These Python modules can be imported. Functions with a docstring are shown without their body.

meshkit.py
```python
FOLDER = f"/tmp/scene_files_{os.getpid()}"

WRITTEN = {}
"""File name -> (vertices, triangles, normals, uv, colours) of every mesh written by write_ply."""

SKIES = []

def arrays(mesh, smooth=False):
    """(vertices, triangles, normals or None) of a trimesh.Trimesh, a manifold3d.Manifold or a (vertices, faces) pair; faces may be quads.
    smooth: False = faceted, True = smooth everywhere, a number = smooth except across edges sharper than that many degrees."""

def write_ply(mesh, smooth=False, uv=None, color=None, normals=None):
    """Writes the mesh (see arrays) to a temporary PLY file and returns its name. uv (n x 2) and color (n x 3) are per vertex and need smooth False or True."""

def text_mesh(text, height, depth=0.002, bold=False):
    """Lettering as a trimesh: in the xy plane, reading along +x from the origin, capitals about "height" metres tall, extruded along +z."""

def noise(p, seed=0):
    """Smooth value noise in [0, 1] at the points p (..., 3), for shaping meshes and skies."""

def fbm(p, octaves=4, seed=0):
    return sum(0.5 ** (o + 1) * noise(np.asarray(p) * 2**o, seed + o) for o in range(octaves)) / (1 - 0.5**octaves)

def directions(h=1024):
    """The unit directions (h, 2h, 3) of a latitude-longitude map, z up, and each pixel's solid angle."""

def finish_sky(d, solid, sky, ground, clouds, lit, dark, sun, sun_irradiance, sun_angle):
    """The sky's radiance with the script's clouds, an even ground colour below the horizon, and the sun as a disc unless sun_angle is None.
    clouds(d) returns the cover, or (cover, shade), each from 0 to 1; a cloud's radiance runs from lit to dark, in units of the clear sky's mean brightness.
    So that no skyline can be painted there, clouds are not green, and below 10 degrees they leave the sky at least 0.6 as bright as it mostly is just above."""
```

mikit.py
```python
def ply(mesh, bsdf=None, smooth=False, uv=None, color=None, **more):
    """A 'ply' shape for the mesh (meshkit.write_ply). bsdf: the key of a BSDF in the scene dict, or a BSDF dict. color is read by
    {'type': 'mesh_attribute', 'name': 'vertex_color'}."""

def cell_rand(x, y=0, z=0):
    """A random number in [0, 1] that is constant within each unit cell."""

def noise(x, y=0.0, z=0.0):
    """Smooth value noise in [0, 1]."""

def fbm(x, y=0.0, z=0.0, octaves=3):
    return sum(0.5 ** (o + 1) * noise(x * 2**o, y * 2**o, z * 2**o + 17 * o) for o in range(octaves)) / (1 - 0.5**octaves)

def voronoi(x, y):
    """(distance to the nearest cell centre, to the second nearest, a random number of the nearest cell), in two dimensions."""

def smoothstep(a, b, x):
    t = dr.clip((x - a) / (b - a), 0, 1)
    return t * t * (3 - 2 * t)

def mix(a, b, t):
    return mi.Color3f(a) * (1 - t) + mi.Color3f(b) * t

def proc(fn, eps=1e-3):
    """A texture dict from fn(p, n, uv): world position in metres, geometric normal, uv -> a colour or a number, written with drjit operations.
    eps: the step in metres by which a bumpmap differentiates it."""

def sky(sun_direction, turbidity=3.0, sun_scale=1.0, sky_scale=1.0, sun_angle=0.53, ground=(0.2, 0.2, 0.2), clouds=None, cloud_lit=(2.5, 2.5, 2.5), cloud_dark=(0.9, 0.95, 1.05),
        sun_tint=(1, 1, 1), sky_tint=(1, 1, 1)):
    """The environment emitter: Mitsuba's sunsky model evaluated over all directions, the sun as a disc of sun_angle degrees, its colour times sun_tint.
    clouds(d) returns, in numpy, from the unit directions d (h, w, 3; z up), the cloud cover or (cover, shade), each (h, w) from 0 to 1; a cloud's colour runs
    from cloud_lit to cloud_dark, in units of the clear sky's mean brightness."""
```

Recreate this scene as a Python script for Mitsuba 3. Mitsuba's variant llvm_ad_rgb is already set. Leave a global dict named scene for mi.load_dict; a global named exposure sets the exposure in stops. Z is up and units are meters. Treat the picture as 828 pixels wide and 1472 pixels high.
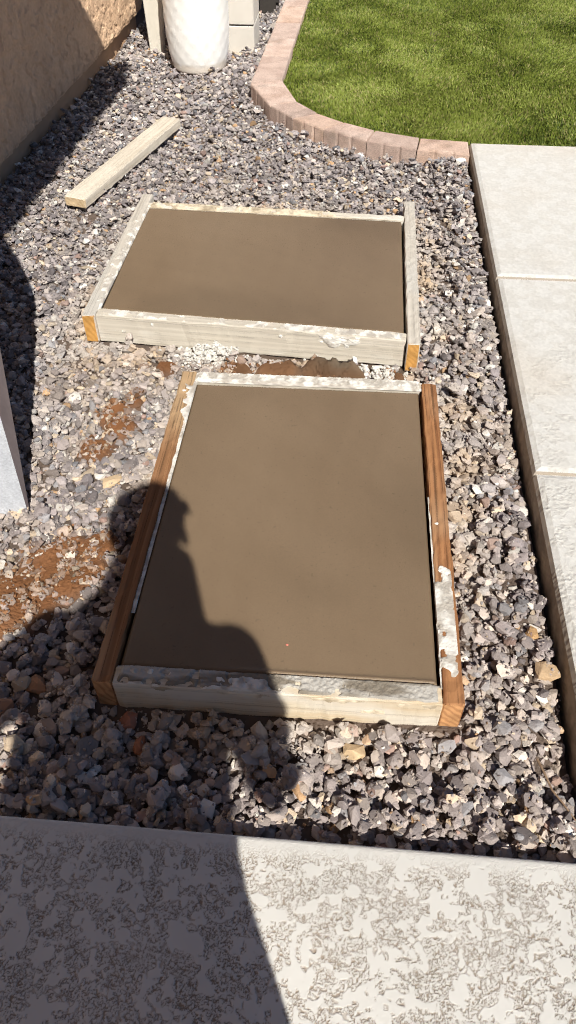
import math, numpy as np, trimesh, mitsuba as mi, mikit, meshkit, manifold3d as m3
import drjit as dr
import shapely, shapely.geometry as sg
from shapely.ops import unary_union
from scipy.spatial import ConvexHull
from mikit import noise, fbm, voronoi, smoothstep, mix

T = mi.ScalarTransform4f
rng = np.random.default_rng(11)
scene, labels = {}, {}

# ---------------------------------------------------------------- camera, sky, exposure
CAM = np.array([0.0, 0.0, 1.35])
FWD = np.array([-0.0557939, 0.6843168, -0.72704715])
scene['camera'] = {'type': 'perspective', 'fov': 66.62, 'fov_axis': 'y', 'near_clip': 0.01, 'far_clip': 400.0,
                   'to_world': T().look_at(origin=CAM.tolist(), target=(CAM + FWD).tolist(), up=[0, 0, 1])}
SUN = np.array([0.229, -0.654, 0.721])
scene['sky'] = mikit.sky(SUN.tolist(), turbidity=3, sky_scale=0.30, sun_tint=(0.875, 1.0, 1.18), sky_tint=(0.92, 1.0, 1.10))
exposure = 2.25

# ---------------------------------------------------------------- materials
def bs(key, color, rough=0.8, spec=0.3, bump=None, bscale=1.0, eps=1e-3, **kw):
    b = {'type': 'principled', 'base_color': color if isinstance(color, dict) else {'type': 'rgb', 'value': list(color)}, 'roughness': rough, 'specular': spec, **kw}
    if bump is not None:
        b = {'type': 'bumpmap', 'arbitrary': mikit.proc(bump, eps), 'scale': bscale, 'bsdf': b}
    scene[key] = {'type': 'twosided', 'bsdf': b}
    return key

VC = {'type': 'mesh_attribute', 'name': 'vertex_color'}
bs('m_stone', VC, 0.85, 0.25, lambda p, n, uv: fbm(p.x * 420, p.y * 420, p.z * 420, 2), 0.0012, 4e-4)
bs('m_vc', VC, 0.85, 0.2)
bs('m_dirt', VC, 0.95, 0.1, lambda p, n, uv: fbm(p.x * 170, p.y * 170, p.z * 170, 4), 0.011, 6e-4)
bs('m_pavement', VC, 0.75, 0.3, lambda p, n, uv: fbm(p.x * 500, p.y * 500, 0, 2), 0.0006, 4e-4)

def walk_h(p):
    a = fbm(p.x * 28, p.y * 28, 3.0, 3)
    b = fbm(p.x * 150, p.y * 150, 8.0, 2)
    plate = smoothstep(0.46, 0.54, a)
    return plate, b
def walk_col(p, n, uv):
    plate, b = walk_h(p)
    big = fbm(p.x * 2.3, p.y * 2.3, 1.0, 3)
    c = mix((0.55, 0.543, 0.53), (0.585, 0.582, 0.575), plate)
    c = mix(c, (0.52, 0.46, 0.39), smoothstep(0.5, 0.8, big) * 0.35)
    c = c * (0.90 + 0.2 * (b - 0.1))
    side = smoothstep(0.6, 0.3, dr.abs(n.z))
    return mix(c, mi.Color3f(0.33, 0.27, 0.21) * (0.6 + 0.7 * fbm(p.y * 45, p.z * 45, 0.0, 4)), side)
bs('m_walk', mikit.proc(walk_col), 0.8, 0.25, lambda p, n, uv: (lambda h: h[0] * 0.5 + (1 - h[0]) * h[1])(walk_h(p)), 0.0035, 8e-4)

def trowel(p):
    def sweep(cx, cy, f):
        dx, dy = p.x - cx, p.y - cy
        return fbm(dr.sqrt(dx * dx + dy * dy) * f, dr.atan2(dy, dx) * 1.6, cx, 3)
    return 0.5 * sweep(-1.1, 0.6, 34) + 0.5 * sweep(1.0, 2.9, 28)
def slab_col(p, n, uv):
    arc = fbm(p.x * 26 + 2.0 * noise(p.y * 3.0, p.x * 2.0, 0.0), p.y * 2.2, 0.0, 3)
    big = fbm(p.x * 5, p.y * 4, 5.0, 4)
    damp = smoothstep(0.45, 0.70, fbm(p.x * 2.2, p.y * 2.6, 9.0, 3))
    fine = noise(p.x * 900, p.y * 900, 0.0)
    c = mix((0.158, 0.111, 0.071), (0.212, 0.155, 0.105), 0.22 * arc + 0.28 * trowel(p) + 0.50 * big)
    c = c * (1 - 0.14 * damp)
    grit = smoothstep(0.90, 0.97, noise(p.x * 240, p.y * 240, 3.0))
    return c * (0.92 + 0.16 * fine) * (1 - 0.25 * grit)
bs('m_slab', mikit.proc(slab_col), mikit.proc(lambda p, n, uv: 0.30 + 0.18 * fbm(p.x * 6, p.y * 5, 2.0, 3) + 0.10 * trowel(p)), 0.3,
   lambda p, n, uv: 0.9 * trowel(p) - 0.6 * smoothstep(0.93, 0.97, noise(p.x * 150, p.y * 150, 6.0)) + 0.30 * noise(p.x * 800, p.y * 800, 1.0) + 2.0 * fbm(p.x * 6, p.y * 5, 7.0, 2), 0.0010, 8e-4)

def wood(key, ca, cb, cc, axis, ang=0.0, line=0.45, endc=((0.50, 0.27, 0.085), (0.36, 0.17, 0.05)), rough=0.8, fade=0.0):
    ca_, sa_ = math.cos(math.radians(ang)), math.sin(math.radians(ang))
    def uvl(p):
        x, y = p.x * ca_ + p.y * sa_, p.y * ca_ - p.x * sa_
        return (x, y) if axis == 'y' else (y, x)
    def col(p, n, uv):
        u, v = uvl(p)
        w = u * 1.0 + 0.012 * fbm(v * 2.3, u * 4, p.z * 4, 2)
        rings = fbm(w * 150, v * 1.6, p.z * 120, 3)
        lines = smoothstep(0.52, 0.78, fbm(w * 380, v * 3.0, p.z * 300, 2))
        blot = fbm(u * 14, v * 5.0, p.z * 14, 3)
        c = mix(ca, cb, smoothstep(0.3, 0.7, rings))
        c = mix(c, cc, smoothstep(0.50, 0.72, blot) * 0.75)
        if fade: c = mix(c, (0.50, 0.36, 0.22), 0.75 * smoothstep(1.2, 1.6, v + 0.3 * (blot - 0.5)))
        c = c * (1 - line * lines)
        end = smoothstep(0.75, 0.92, dr.abs(n.y) if axis == 'y' else dr.abs(n.x))
        r = dr.sqrt(dr.square(u * 1.0 + 0.9 * p.z + 0.08) + dr.square(p.z + 0.05)) * 190 + 4.0 * fbm(u * 40, p.z * 40, 0.0, 3)
        ring = 0.6 * smoothstep(-0.6, 1.0, dr.sin(r * 1.7)) + 0.4 * fbm(u * 30, p.z * 30, 8.0, 3)
        e = mix(endc[0], endc[1], ring) * (0.75 + 0.5 * fbm(u * 60, p.z * 60, 4.0, 2))
        return mix(c, e, end)
    def bump(p, n, uv):
        u, v = uvl(p)
        return fbm(u * 260, v * 3.5, p.z * 260, 3) + 0.4 * fbm(u * 40, v * 20, p.z * 40, 2)
    return bs(key, mikit.proc(col), rough, 0.2, bump, 0.0016, 6e-4)

ORNG = ((0.56, 0.31, 0.10), (0.44, 0.22, 0.06))
TANEND = ((0.56, 0.31, 0.15), (0.36, 0.17, 0.075))
wood('m_brown_wood_y', (0.35, 0.170, 0.078), (0.22, 0.095, 0.042), (0.40, 0.25, 0.15), 'y', endc=TANEND)
wood('m_faded_wood_y', (0.33, 0.160, 0.075), (0.20, 0.090, 0.040), (0.40, 0.25, 0.15), 'y', endc=TANEND, fade=1.0)
wood('m_gold_wood_x', (0.60, 0.53, 0.42), (0.55, 0.45, 0.32), (0.63, 0.60, 0.55), 'x', line=0.18, endc=TANEND)
wood('m_pale_wood_x', (0.57, 0.53, 0.47), (0.50, 0.46, 0.40), (0.62, 0.60, 0.56), 'x', ang=-3.6, line=0.22, endc=TANEND)
wood('m_grey_wood_y', (0.57, 0.53, 0.48), (0.49, 0.455, 0.41), (0.50, 0.485, 0.46), 'y', line=0.20, endc=ORNG)
wood('m_plank_wood_y', (0.60, 0.545, 0.47), (0.52, 0.465, 0.39), (0.66, 0.61, 0.53), 'y', ang=-15.4, line=0.18, endc=((0.6, 0.47, 0.32), (0.5, 0.37, 0.22)))

def mortar_col(p, n, uv):
    a = fbm(p.x * 50, p.y * 50, p.z * 50, 3)
    return mix((0.43, 0.40, 0.365), (0.70, 0.685, 0.66), smoothstep(0.34, 0.66, a))
MB = lambda p, n, uv: fbm(p.x * 160, p.y * 160, p.z * 160, 3)
bs('m_mortar_white', mikit.proc(mortar_col), 0.9, 0.2, MB, 0.004, 6e-4)
bs('m_mortar_grey', mikit.proc(lambda p, n, uv: mix((0.20, 0.175, 0.145), (0.40, 0.385, 0.365), smoothstep(0.38, 0.60, fbm(p.x * 9, p.y * 55, 0.0, 3)))), 0.75, 0.3, MB, 0.0015, 6e-4)
bs('m_mortar_cream', mikit.proc(lambda p, n, uv: mix((0.36, 0.30, 0.22), (0.66, 0.58, 0.46), smoothstep(0.3, 0.62, fbm(p.x * 40, p.y * 40, p.z * 30, 3)))), 0.9, 0.2, MB, 0.003, 6e-4)

def stucco_col(p, n, uv):
    return mix((0.55, 0.38, 0.26), (0.65, 0.47, 0.335), fbm(p.y * 9, p.z * 9, 0.0, 3)) * (0.9 + 0.2 * fbm(p.y * 130, p.z * 130, 1.0, 2))
bs('m_stucco', mikit.proc(stucco_col), 0.9, 0.15, lambda p, n, uv: fbm(p.y * 160, p.z * 160, p.x * 160, 3), 0.009, 7e-4)
bs('m_stem', mikit.proc(lambda p, n, uv: mix((0.42, 0.275, 0.185), (0.52, 0.36, 0.25), fbm(p.y * 12, p.z * 30, 0.0, 3))), 0.9, 0.15, lambda p, n, uv: fbm(p.y * 110, p.z * 110, 0.0, 3), 0.003, 7e-4)
bs('m_soffit', (0.5, 0.42, 0.33), 0.8)
bs('m_shingle', (0.25, 0.16, 0.11), 0.85)
bs('m_pot', mikit.proc(lambda p, n, uv: mix((0.80, 0.80, 0.805), (0.86, 0.858, 0.855), fbm(p.x * 20, p.y * 20, p.z * 12, 3)) * (1 - mi.Color3f(0.18, 0.24, 0.30) * smoothstep(0.03, 0.0, p.z - 0.04 * fbm(p.x * 30, p.y * 30, p.z * 10, 3)))), 0.28, 0.5, clearcoat=0.4)
bs('m_post', mikit.proc(lambda p, n, uv: mix((0.58, 0.555, 0.50), (0.68, 0.655, 0.60), fbm(p.x * 30, p.z * 8, p.y * 30, 3))), 0.6, 0.3)
bs('m_cabinet', mikit.proc(lambda p, n, uv: mix((0.54, 0.51, 0.47), (0.62, 0.59, 0.55), fbm(p.x * 12, p.z * 12, p.y * 12, 3))), 0.55, 0.35)
bs('m_darkgap', (0.03, 0.028, 0.027), 0.8)
bs('m_gate', (0.045, 0.04, 0.037), 0.5, 0.4)
bs('m_panel', mikit.proc(lambda p, n, uv: mix((0.36, 0.385, 0.44), (0.50, 0.53, 0.59), fbm(p.x * 60, p.z * 40, p.y * 20, 4)) * (0.85 + 0.3 * noise(p.x * 300, p.y * 300, p.z * 300))), 0.6, 0.35, MB, 0.0012, 6e-4)
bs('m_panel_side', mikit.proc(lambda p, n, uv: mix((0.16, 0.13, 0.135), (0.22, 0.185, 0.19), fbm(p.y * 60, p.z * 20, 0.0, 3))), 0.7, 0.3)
def paver_mat(key, a, b):
    bs(key, mikit.proc(lambda p, n, uv: mix(a, b, smoothstep(0.25, 0.75, fbm(p.x * 22, p.y * 22, p.z * 22, 4))) * (0.80 + 0.4 * noise(p.x * 300, p.y * 300, p.z * 300)) * (1 - 0.3 * smoothstep(0.55, 0.75, fbm(p.x * 9, p.y * 9, p.z * 9, 3)))), 0.9, 0.15,
       lambda p, n, uv: fbm(p.x * 240, p.y * 240, p.z * 240, 3), 0.003, 6e-4)
paver_mat('m_paver_a', (0.42, 0.310, 0.265), (0.53, 0.42, 0.375))
paver_mat('m_paver_b', (0.38, 0.285, 0.25), (0.47, 0.37, 0.33))
paver_mat('m_paver_c', (0.44, 0.315, 0.255), (0.54, 0.41, 0.35))
scene['m_blade'] = {'type': 'twosided', 'bsdf': {'type': 'principled', 'base_color': VC, 'roughness': 0.55, 'specular': 0.3}}
bs('m_turf_back', (0.03, 0.045, 0.012), 0.95, 0.1)
bs('m_skin', (0.46, 0.27, 0.19), 0.55, 0.3)
bs('m_shirt', mikit.proc(lambda p, n, uv: mix((0.09, 0.10, 0.13), (0.12, 0.13, 0.165), fbm(p.x * 30, p.y * 30, p.z * 30, 3))), 0.9, 0.1)
bs('m_shorts', (0.16, 0.14, 0.11), 0.9, 0.1)
bs('m_cap', (0.05, 0.05, 0.06), 0.9, 0.1)
bs('m_shoe', (0.10, 0.09, 0.085), 0.7, 0.2)
bs('m_black', (0.02, 0.02, 0.022), 0.35, 0.5)
bs('m_twig', mikit.proc(lambda p, n, uv: mix((0.16, 0.10, 0.065), (0.32, 0.23, 0.16), fbm(p.x * 200, p.y * 200, p.z * 200, 2))), 0.85, 0.2)
bs('m_petal', (0.75, 0.25, 0.20), 0.6, 0.2)

# ---------------------------------------------------------------- helpers
def add(key, mesh, mat, label=None, cat=None, group=None, kind=None, smooth=False, color=None, mult=False):
    n, k = 0, key
    while k in scene:
        n += 1
        k = f'{key}_{n:03d}'
    scene[k] = mikit.ply(mesh, mat, smooth=smooth, **({'color': color} if color is not None else {}))
    tag(k, label, cat, group, kind)
    return k

def tag(k, label=None, cat=None, group=None, kind=None):
    d = {a: b for a, b in (('label', label), ('category', cat), ('group', group), ('kind', kind)) if b}
    if d:
        labels[k] = d

def loft(rings, cap=True):
    """rings: list of (n,3) closed outlines, joined in order."""
    n = len(rings[0]); v = np.vstack(rings); f = []
    for r in range(len(rings) - 1):
        for i in range(n):
            a, b = r * n + i, r * n + (i + 1) % n
            f += [[a, b, b + n], [a, b + n, a + n]]
    if cap:
        for r, flip in ((0, True), (len(rings) - 1, False)):
            c = len(v); v = np.vstack([v, rings[r].mean(0)])
            for i in range(n):
                a, b = r * n + i, r * n + (i + 1) % n
                f.append([c, b, a] if flip else [c, a, b])
    m = trimesh.Trimesh(v, np.array(f), process=False)
    m.fix_normals()
    return m

def board(p0, p1, w, z0, z1, c=0.0025, rough=0.0008, seed=0, roll=0.0, sections=40):
    """A sawn board from p0 to p1 (centre line, xy), w wide, from z0 to z1 (numbers or (start, end))."""
    p0, p1 = np.array(p0, float), np.array(p1, float)
    L = np.linalg.norm(p1 - p0); d = (p1 - p0) / L; q = np.array([-d[1], d[0]])
    r = np.random.default_rng(seed); rings = []
    ts = np.r_[0, c / L, np.linspace(0, 1, sections)[1:-1], 1 - c / L, 1]
    for i, t in enumerate(ts):
        k = c if i in (0, len(ts) - 1) else 0.0
        a, b = np.interp(t, [0, 1], np.broadcast_to(z0, 2)), np.interp(t, [0, 1], np.broadcast_to(z1, 2))
        hw, zc, hh = w / 2 - k, (a + b) / 2, (b - a) / 2 - k
        o = np.array([[-hw, -hh + c], [-hw + c, -hh], [hw - c, -hh], [hw, -hh + c], [hw, hh - c], [hw - c, hh], [0, hh], [-hw + c, hh], [-hw, hh - c]])
        o = o + r.normal(0, rough, o.shape)
        s, cc = math.sin(roll), math.cos(roll)
        o = np.stack([o[:, 0] * cc - o[:, 1] * s, o[:, 0] * s + o[:, 1] * cc], 1)
        c3 = np.array([*(p0 + d * L * t), zc])
        rings.append(c3 + o[:, :1] * np.array([*q, 0]) + o[:, 1:] * np.array([0, 0, 1]))
    return loft(rings)

def prism(outline, z0, z1, c=0.005, cb=0.0):
    """Upright prism with a chamfered top edge."""
    o = np.array(sg.polygon.orient(sg.Polygon(outline)).exterior.coords)[:-1]
    e = np.roll(o, -1, 0) - o; e /= np.linalg.norm(e, axis=1, keepdims=True)
    nrm = np.stack([-e[:, 1], e[:, 0]], 1)
    vn = nrm + np.roll(nrm, 1, 0); vn /= np.maximum((vn * nrm).sum(1, keepdims=True), 0.35)
    ins = o + vn * c
    n = len(o)
    rings = [np.c_[o, np.full(n, z0)], np.c_[o, np.full(n, z1 - c)], np.c_[o + vn * c * 0.3, np.full(n, z1 - c * 0.3)], np.c_[ins, np.full(n, z1)]]
    m = loft(rings, cap=False)
    tv, tf = trimesh.creation.triangulate_polygon(sg.Polygon(ins), engine='earcut')
    top = trimesh.Trimesh(np.c_[tv, np.full(len(tv), z1)], tf, process=False)
    if top.face_normals[:, 2].mean() < 0:
        top.invert()
    if m.volume < 0:
        pass
    return trimesh.util.concatenate([m, top])

def grid(nu, nv, fn):
    u, v = np.meshgrid(np.linspace(0, 1, nu), np.linspace(0, 1, nv), indexing='ij')
    P = fn(u, v).reshape(-1, 3)
    i, j = np.meshgrid(np.arange(nu - 1), np.arange(nv - 1), indexing='ij')
    a = (i * nv + j).ravel()
    f = np.vstack([np.c_[a, a + nv, a + nv + 1], np.c_[a, a + nv + 1, a + 1]])
    return trimesh.Trimesh(P, f, process=False)

def box(x0, x1, y0, y1, z0, z1, c=0.003):
    pts = []
    for sx in (0, 1):
        for sy in (0, 1):
            for sz in (0, 1):
                p = np.array([[x0, x1][sx], [y0, y1][sy], [z0, z1][sz]])
                s = np.array([1 - 2 * sx, 1 - 2 * sy, 1 - 2 * sz]) * c
                for k in range(3):
                    q = p + s; q[k] = p[k]; pts.append(q)
    return trimesh.convex.convex_hull(np.array(pts))

def nz(x, y, z=0.0, s=0, o=3):
    return meshkit.fbm(np.stack(np.broadcast_arrays(np.asarray(x, float), np.asarray(y, float), np.asarray(z, float)), -1), o, s)

def smst(a, b, x):
    t = np.clip((x - a) / (b - a), 0, 1)
    return t * t * (3 - 2 * t)

# ---------------------------------------------------------------- plan of the site (metres; y runs along the walkway)
PAV_Y, WALK_X, CONC_Z = 0.478, 0.471, 0.08
near_form = sg.box(-0.433, 0.733, 0.263, 1.704)
up_form = sg.Polygon([(-0.768, 1.936), (0.222, 1.866), (0.229, 2.757), (-0.756, 2.747)])
inner = np.array([(-0.300, 6.1), (-0.306, 5.80), (-0.313, 5.5), (-0.320, 5.2), (-0.329, 4.905), (-0.337, 4.61), (-0.345, 4.315), (-0.352, 3.985), (-0.262, 3.712), (-0.165, 3.587), (-0.045, 3.492), (0.085, 3.415), (0.270, 3.352), (0.468, 3.330)])
outer = np.array([(-0.438, 6.1), (-0.444, 5.80), (-0.451, 5.5), (-0.458, 5.2), (-0.467, 4.905), (-0.476, 4.61), (-0.484, 4.315), (-0.496, 3.925), (-0.378, 3.655), (-0.268, 3.522), (-0.130, 3.412), (0.053, 3.302), (0.255, 3.238), (0.465, 3.205)])
pavers_poly = sg.Polygon(np.vstack([inner, outer[::-1]])).buffer(0)
wall_x = lambda y: -1.355 + 0.0435 * (np.asarray(y) - 2.93)
gravel_area = sg.Polygon([(-1.62, PAV_Y - 0.02), (WALK_X - 0.004, PAV_Y - 0.02), (WALK_X - 0.004, 3.21), *[tuple(q) for q in outer[::-1]], (-0.44, 6.3), (-1.29, 6.3)])
post_poly, cab_poly = sg.box(-1.14, 4.62, -1.04, 4.66), sg.box(-0.86, 4.62, -0.556, 4.88)
pot_poly = sg.Point(-0.82, 4.425).buffer(0.14)

DIRT = [(-0.585, 1.06, 0.105), (-0.66, 0.965, 0.10), (-0.52, 1.13, 0.05), (-0.545, 1.10, 0.045), (-0.60, 1.60, 0.055), (-0.57, 1.55, 0.045), (-0.617, 1.46, 0.05), (-0.56, 1.66, 0.03), (-0.50, 1.815, 0.035), (-0.30, 1.80, 0.055), (-0.18, 1.80, 0.065),
        (-0.05, 1.80, 0.065), (0.03, 1.80, 0.045), (-0.70, 0.90, 0.06), (0.15, 1.80, 0.04)]
FURROWS = [((-0.95, 2.722), (-1.137, 2.572)), ((-1.02, 2.49), (-1.12, 2.45)), ((-1.10, 2.883), (-1.201, 2.776))]

def dirt_mask(x, y):
    m = np.zeros_like(x)
    for cx, cy, r in DIRT:
        d = np.hypot(x - cx, (y - cy)) / r
        m = np.maximum(m, 1 - smst(0.55, 1.25, d + 0.5 * (nz(x * 22, y * 22, 0, 4) - 0.5)))
    return m

def seg_dist(x, y, a, b):
    a, b = np.array(a), np.array(b); d = b - a
    t = np.clip(((x - a[0]) * d[0] + (y - a[1]) * d[1]) / (d @ d), 0, 1)
    return np.hypot(x - a[0] - t * d[0], y - a[1] - t * d[1])

def base_h(x, y):
    h = -0.021 + 0.026 * (nz(x * 3.1, y * 3.1, 0, 1) - 0.5)
    h = h + 0.012 * smst(0.10, 0.0, np.maximum(np.maximum(-0.43 - x, x - 0.26), np.maximum(0.733 - y, y - 1.70)))
    h = h - 0.016 * smst(0.06, 0.0, WALK_X - x) + 0.040 * smst(0.20, 0.02, y - PAV_Y) * (0.6 + 0.6 * nz(x * 5, y * 5, 0, 6))
    h = h + 0.026 * smst(2.8, 3.3, y) * smst(-0.66, -0.5, x) + 0.040 * smst(0.27, 0.40, x) * smst(0.6, 0.95, y)
    for a, b in FURROWS:
        h = h - 0.030 * smst(0.022, 0.004, seg_dist(x, y, a, b))
    return h

# ---------------------------------------------------------------- setting: ground, pavement, walkway
far = box(-150, 150, -150, 150, -0.30, -0.12, 0.01)
add('ground', far, 'm_turf_back', 'bare ground around the house and garden, mostly covered', 'ground', kind='structure')
scene['ground']['bsdf'] = {'type': 'ref', 'id': 'm_stem'}

gx, gy = np.arange(-1.63, 0.4701, 0.011), np.arange(0.46, 6.31, 0.011)
def dirt_fn(u, v):
    x = gx[0] + u * (gx[-1] - gx[0]); y = gy[0] + v * (gy[-1] - gy[0])
    dm = dirt_mask(x, y)
    z = base_h(x, y) + dm * (0.020 + 0.026 * (nz(x * 16, y * 16, 0, 9) - 0.35) + 0.010 * nz(x * 60, y * 60, 0, 3)) + 0.004 * nz(x * 45, y * 45, 0, 5)
    for mx_, my_, ma, mb, mh in MOUND:
        z = z + mh * np.exp(-((x - mx_) / ma) ** 2 - ((y - my_) / mb) ** 2) * (0.2 + 1.6 * nz(x * 55, y * 55, 0, 8))
    return np.stack([x, y, z], -1)
MOUND = [(-0.015, 1.815, 0.080, 0.036, 0.034), (-0.14, 1.815, 0.10, 0.038, 0.026), (0.19, 1.79, 0.035, 0.03, 0.015)]
dm_mesh = grid(len(gx), len(gy), dirt_fn)
X, Y = dm_mesh.vertices[:, 0], dm_mesh.vertices[:, 1]
k = dirt_mask(X, Y)[:, None]
tone = nz(X * 14, Y * 14, 0, 7)[:, None]
dc = (1 - k) * np.array([0.13, 0.10, 0.085]) + k * (np.array([0.225, 0.104, 0.049]) * (0.45 + 0.95 * tone))
gap = (smst(0.16, 0.08, np.abs(Y - 1.80)) * smst(-0.48, -0.38, X))[:, None]
dc = dc * (1 - 0.5 * gap) + 0.5 * gap * np.array([0.11, 0.075, 0.05]) * (0.5 + tone)
mud = np.exp(-((X + 0.0) / 0.075) ** 2 - ((Y - 1.822) / 0.035) ** 2)[:, None]
dc = dc * (1 - mud) + mud * np.array([0.17, 0.135, 0.10]) * (0.7 + 0.6 * tone)
add('dirt', dm_mesh, 'm_dirt', 'red brown dirt bed under and between the loose gravel', 'dirt', kind='structure', color=dc, smooth=True)

# sprayed knock-down textured concrete pavement in front
x0, x1, y0, y1 = -0.72, 0.56, 0.10, PAV_Y
def relief(x, y):
    wx, wy_ = x + 0.006 * (nz(x * 70, y * 70, 0, 2) - 0.5), y + 0.006 * (nz(x * 70, y * 70, 3, 2) - 0.5)
    zone = 0.55 * nz(wx * 42, wy_ * 42, 0, 21, 3) + 0.45 * nz(wx * 110, wy_ * 110, 0, 27, 2)                       # where the sprayed coat was left open
    rough = smst(0.56, 0.515, zone)
    w1 = np.abs(nz(wx * 200, wy_ * 200, 0, 22, 2) - 0.5)          # worm-shaped pits between the crumbs
    w2 = np.abs(nz(wx * 320, wy_ * 320, 0, 25, 2) - 0.5)
    pits = np.maximum(smst(0.062, 0.018, w1), 0.8 * smst(0.055, 0.018, w2)) * rough
    rimline = smst(0.022, 0.008, np.abs(zone - 0.54)) * smst(0.40, 0.55, nz(x * 40, y * 40, 0, 29))
    b = nz(x * 120, y * 120, 0, 22, 3)
    h = 1 - np.clip(np.maximum(pits, 0.55 * rimline) + 0.06 * rough, 0, 1)
    return h, rough, b
def pav_fn(u, v):
    x = x0 + u * (x1 - x0); y = y0 + v * (y1 - y0)
    h, pl, b = relief(x, y)
    e = y1 - y
    edge = smst(0.045, 0.015, e)
    z = CONC_Z - 0.0021 * (1 - h) * (1 - edge * 0.8) + 0.0005 * (b - 0.5) - np.where(e < 0.010, 0.010 - np.sqrt(np.maximum(0, 0.010 ** 2 - (0.010 - e) ** 2)), 0)
    return np.stack([x, y, z], -1)
pm = grid(1060, 312, pav_fn)
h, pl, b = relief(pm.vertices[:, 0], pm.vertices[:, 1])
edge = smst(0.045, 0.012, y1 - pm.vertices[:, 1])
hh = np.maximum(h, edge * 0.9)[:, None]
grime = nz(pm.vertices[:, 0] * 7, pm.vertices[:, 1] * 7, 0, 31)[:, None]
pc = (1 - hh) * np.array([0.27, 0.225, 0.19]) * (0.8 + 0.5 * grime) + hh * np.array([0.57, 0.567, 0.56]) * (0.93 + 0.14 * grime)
nv0 = len(pm.vertices)
rest = [box(x0, x1, y0 + 0.0, y1 - 0.0005, -0.10, CONC_Z - 0.012, 0.001), box(-6, x0, -4, y1, -0.10, CONC_Z - 0.001, 0.006), box(x1, 6, -4, y1, -0.10, CONC_Z - 0.001, 0.006), box(x0, x1, -4, y0, -0.10, CONC_Z - 0.001, 0.001)]
pav = trimesh.util.concatenate([pm] + rest)
pc = np.vstack([pc, np.tile([0.50, 0.48, 0.45], (len(pav.vertices) - nv0, 1))])
add('pavement', pav, 'm_pavement', 'pale concrete pavement with blotchy spray textured surface', 'pavement', kind='structure', color=pc)

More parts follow.
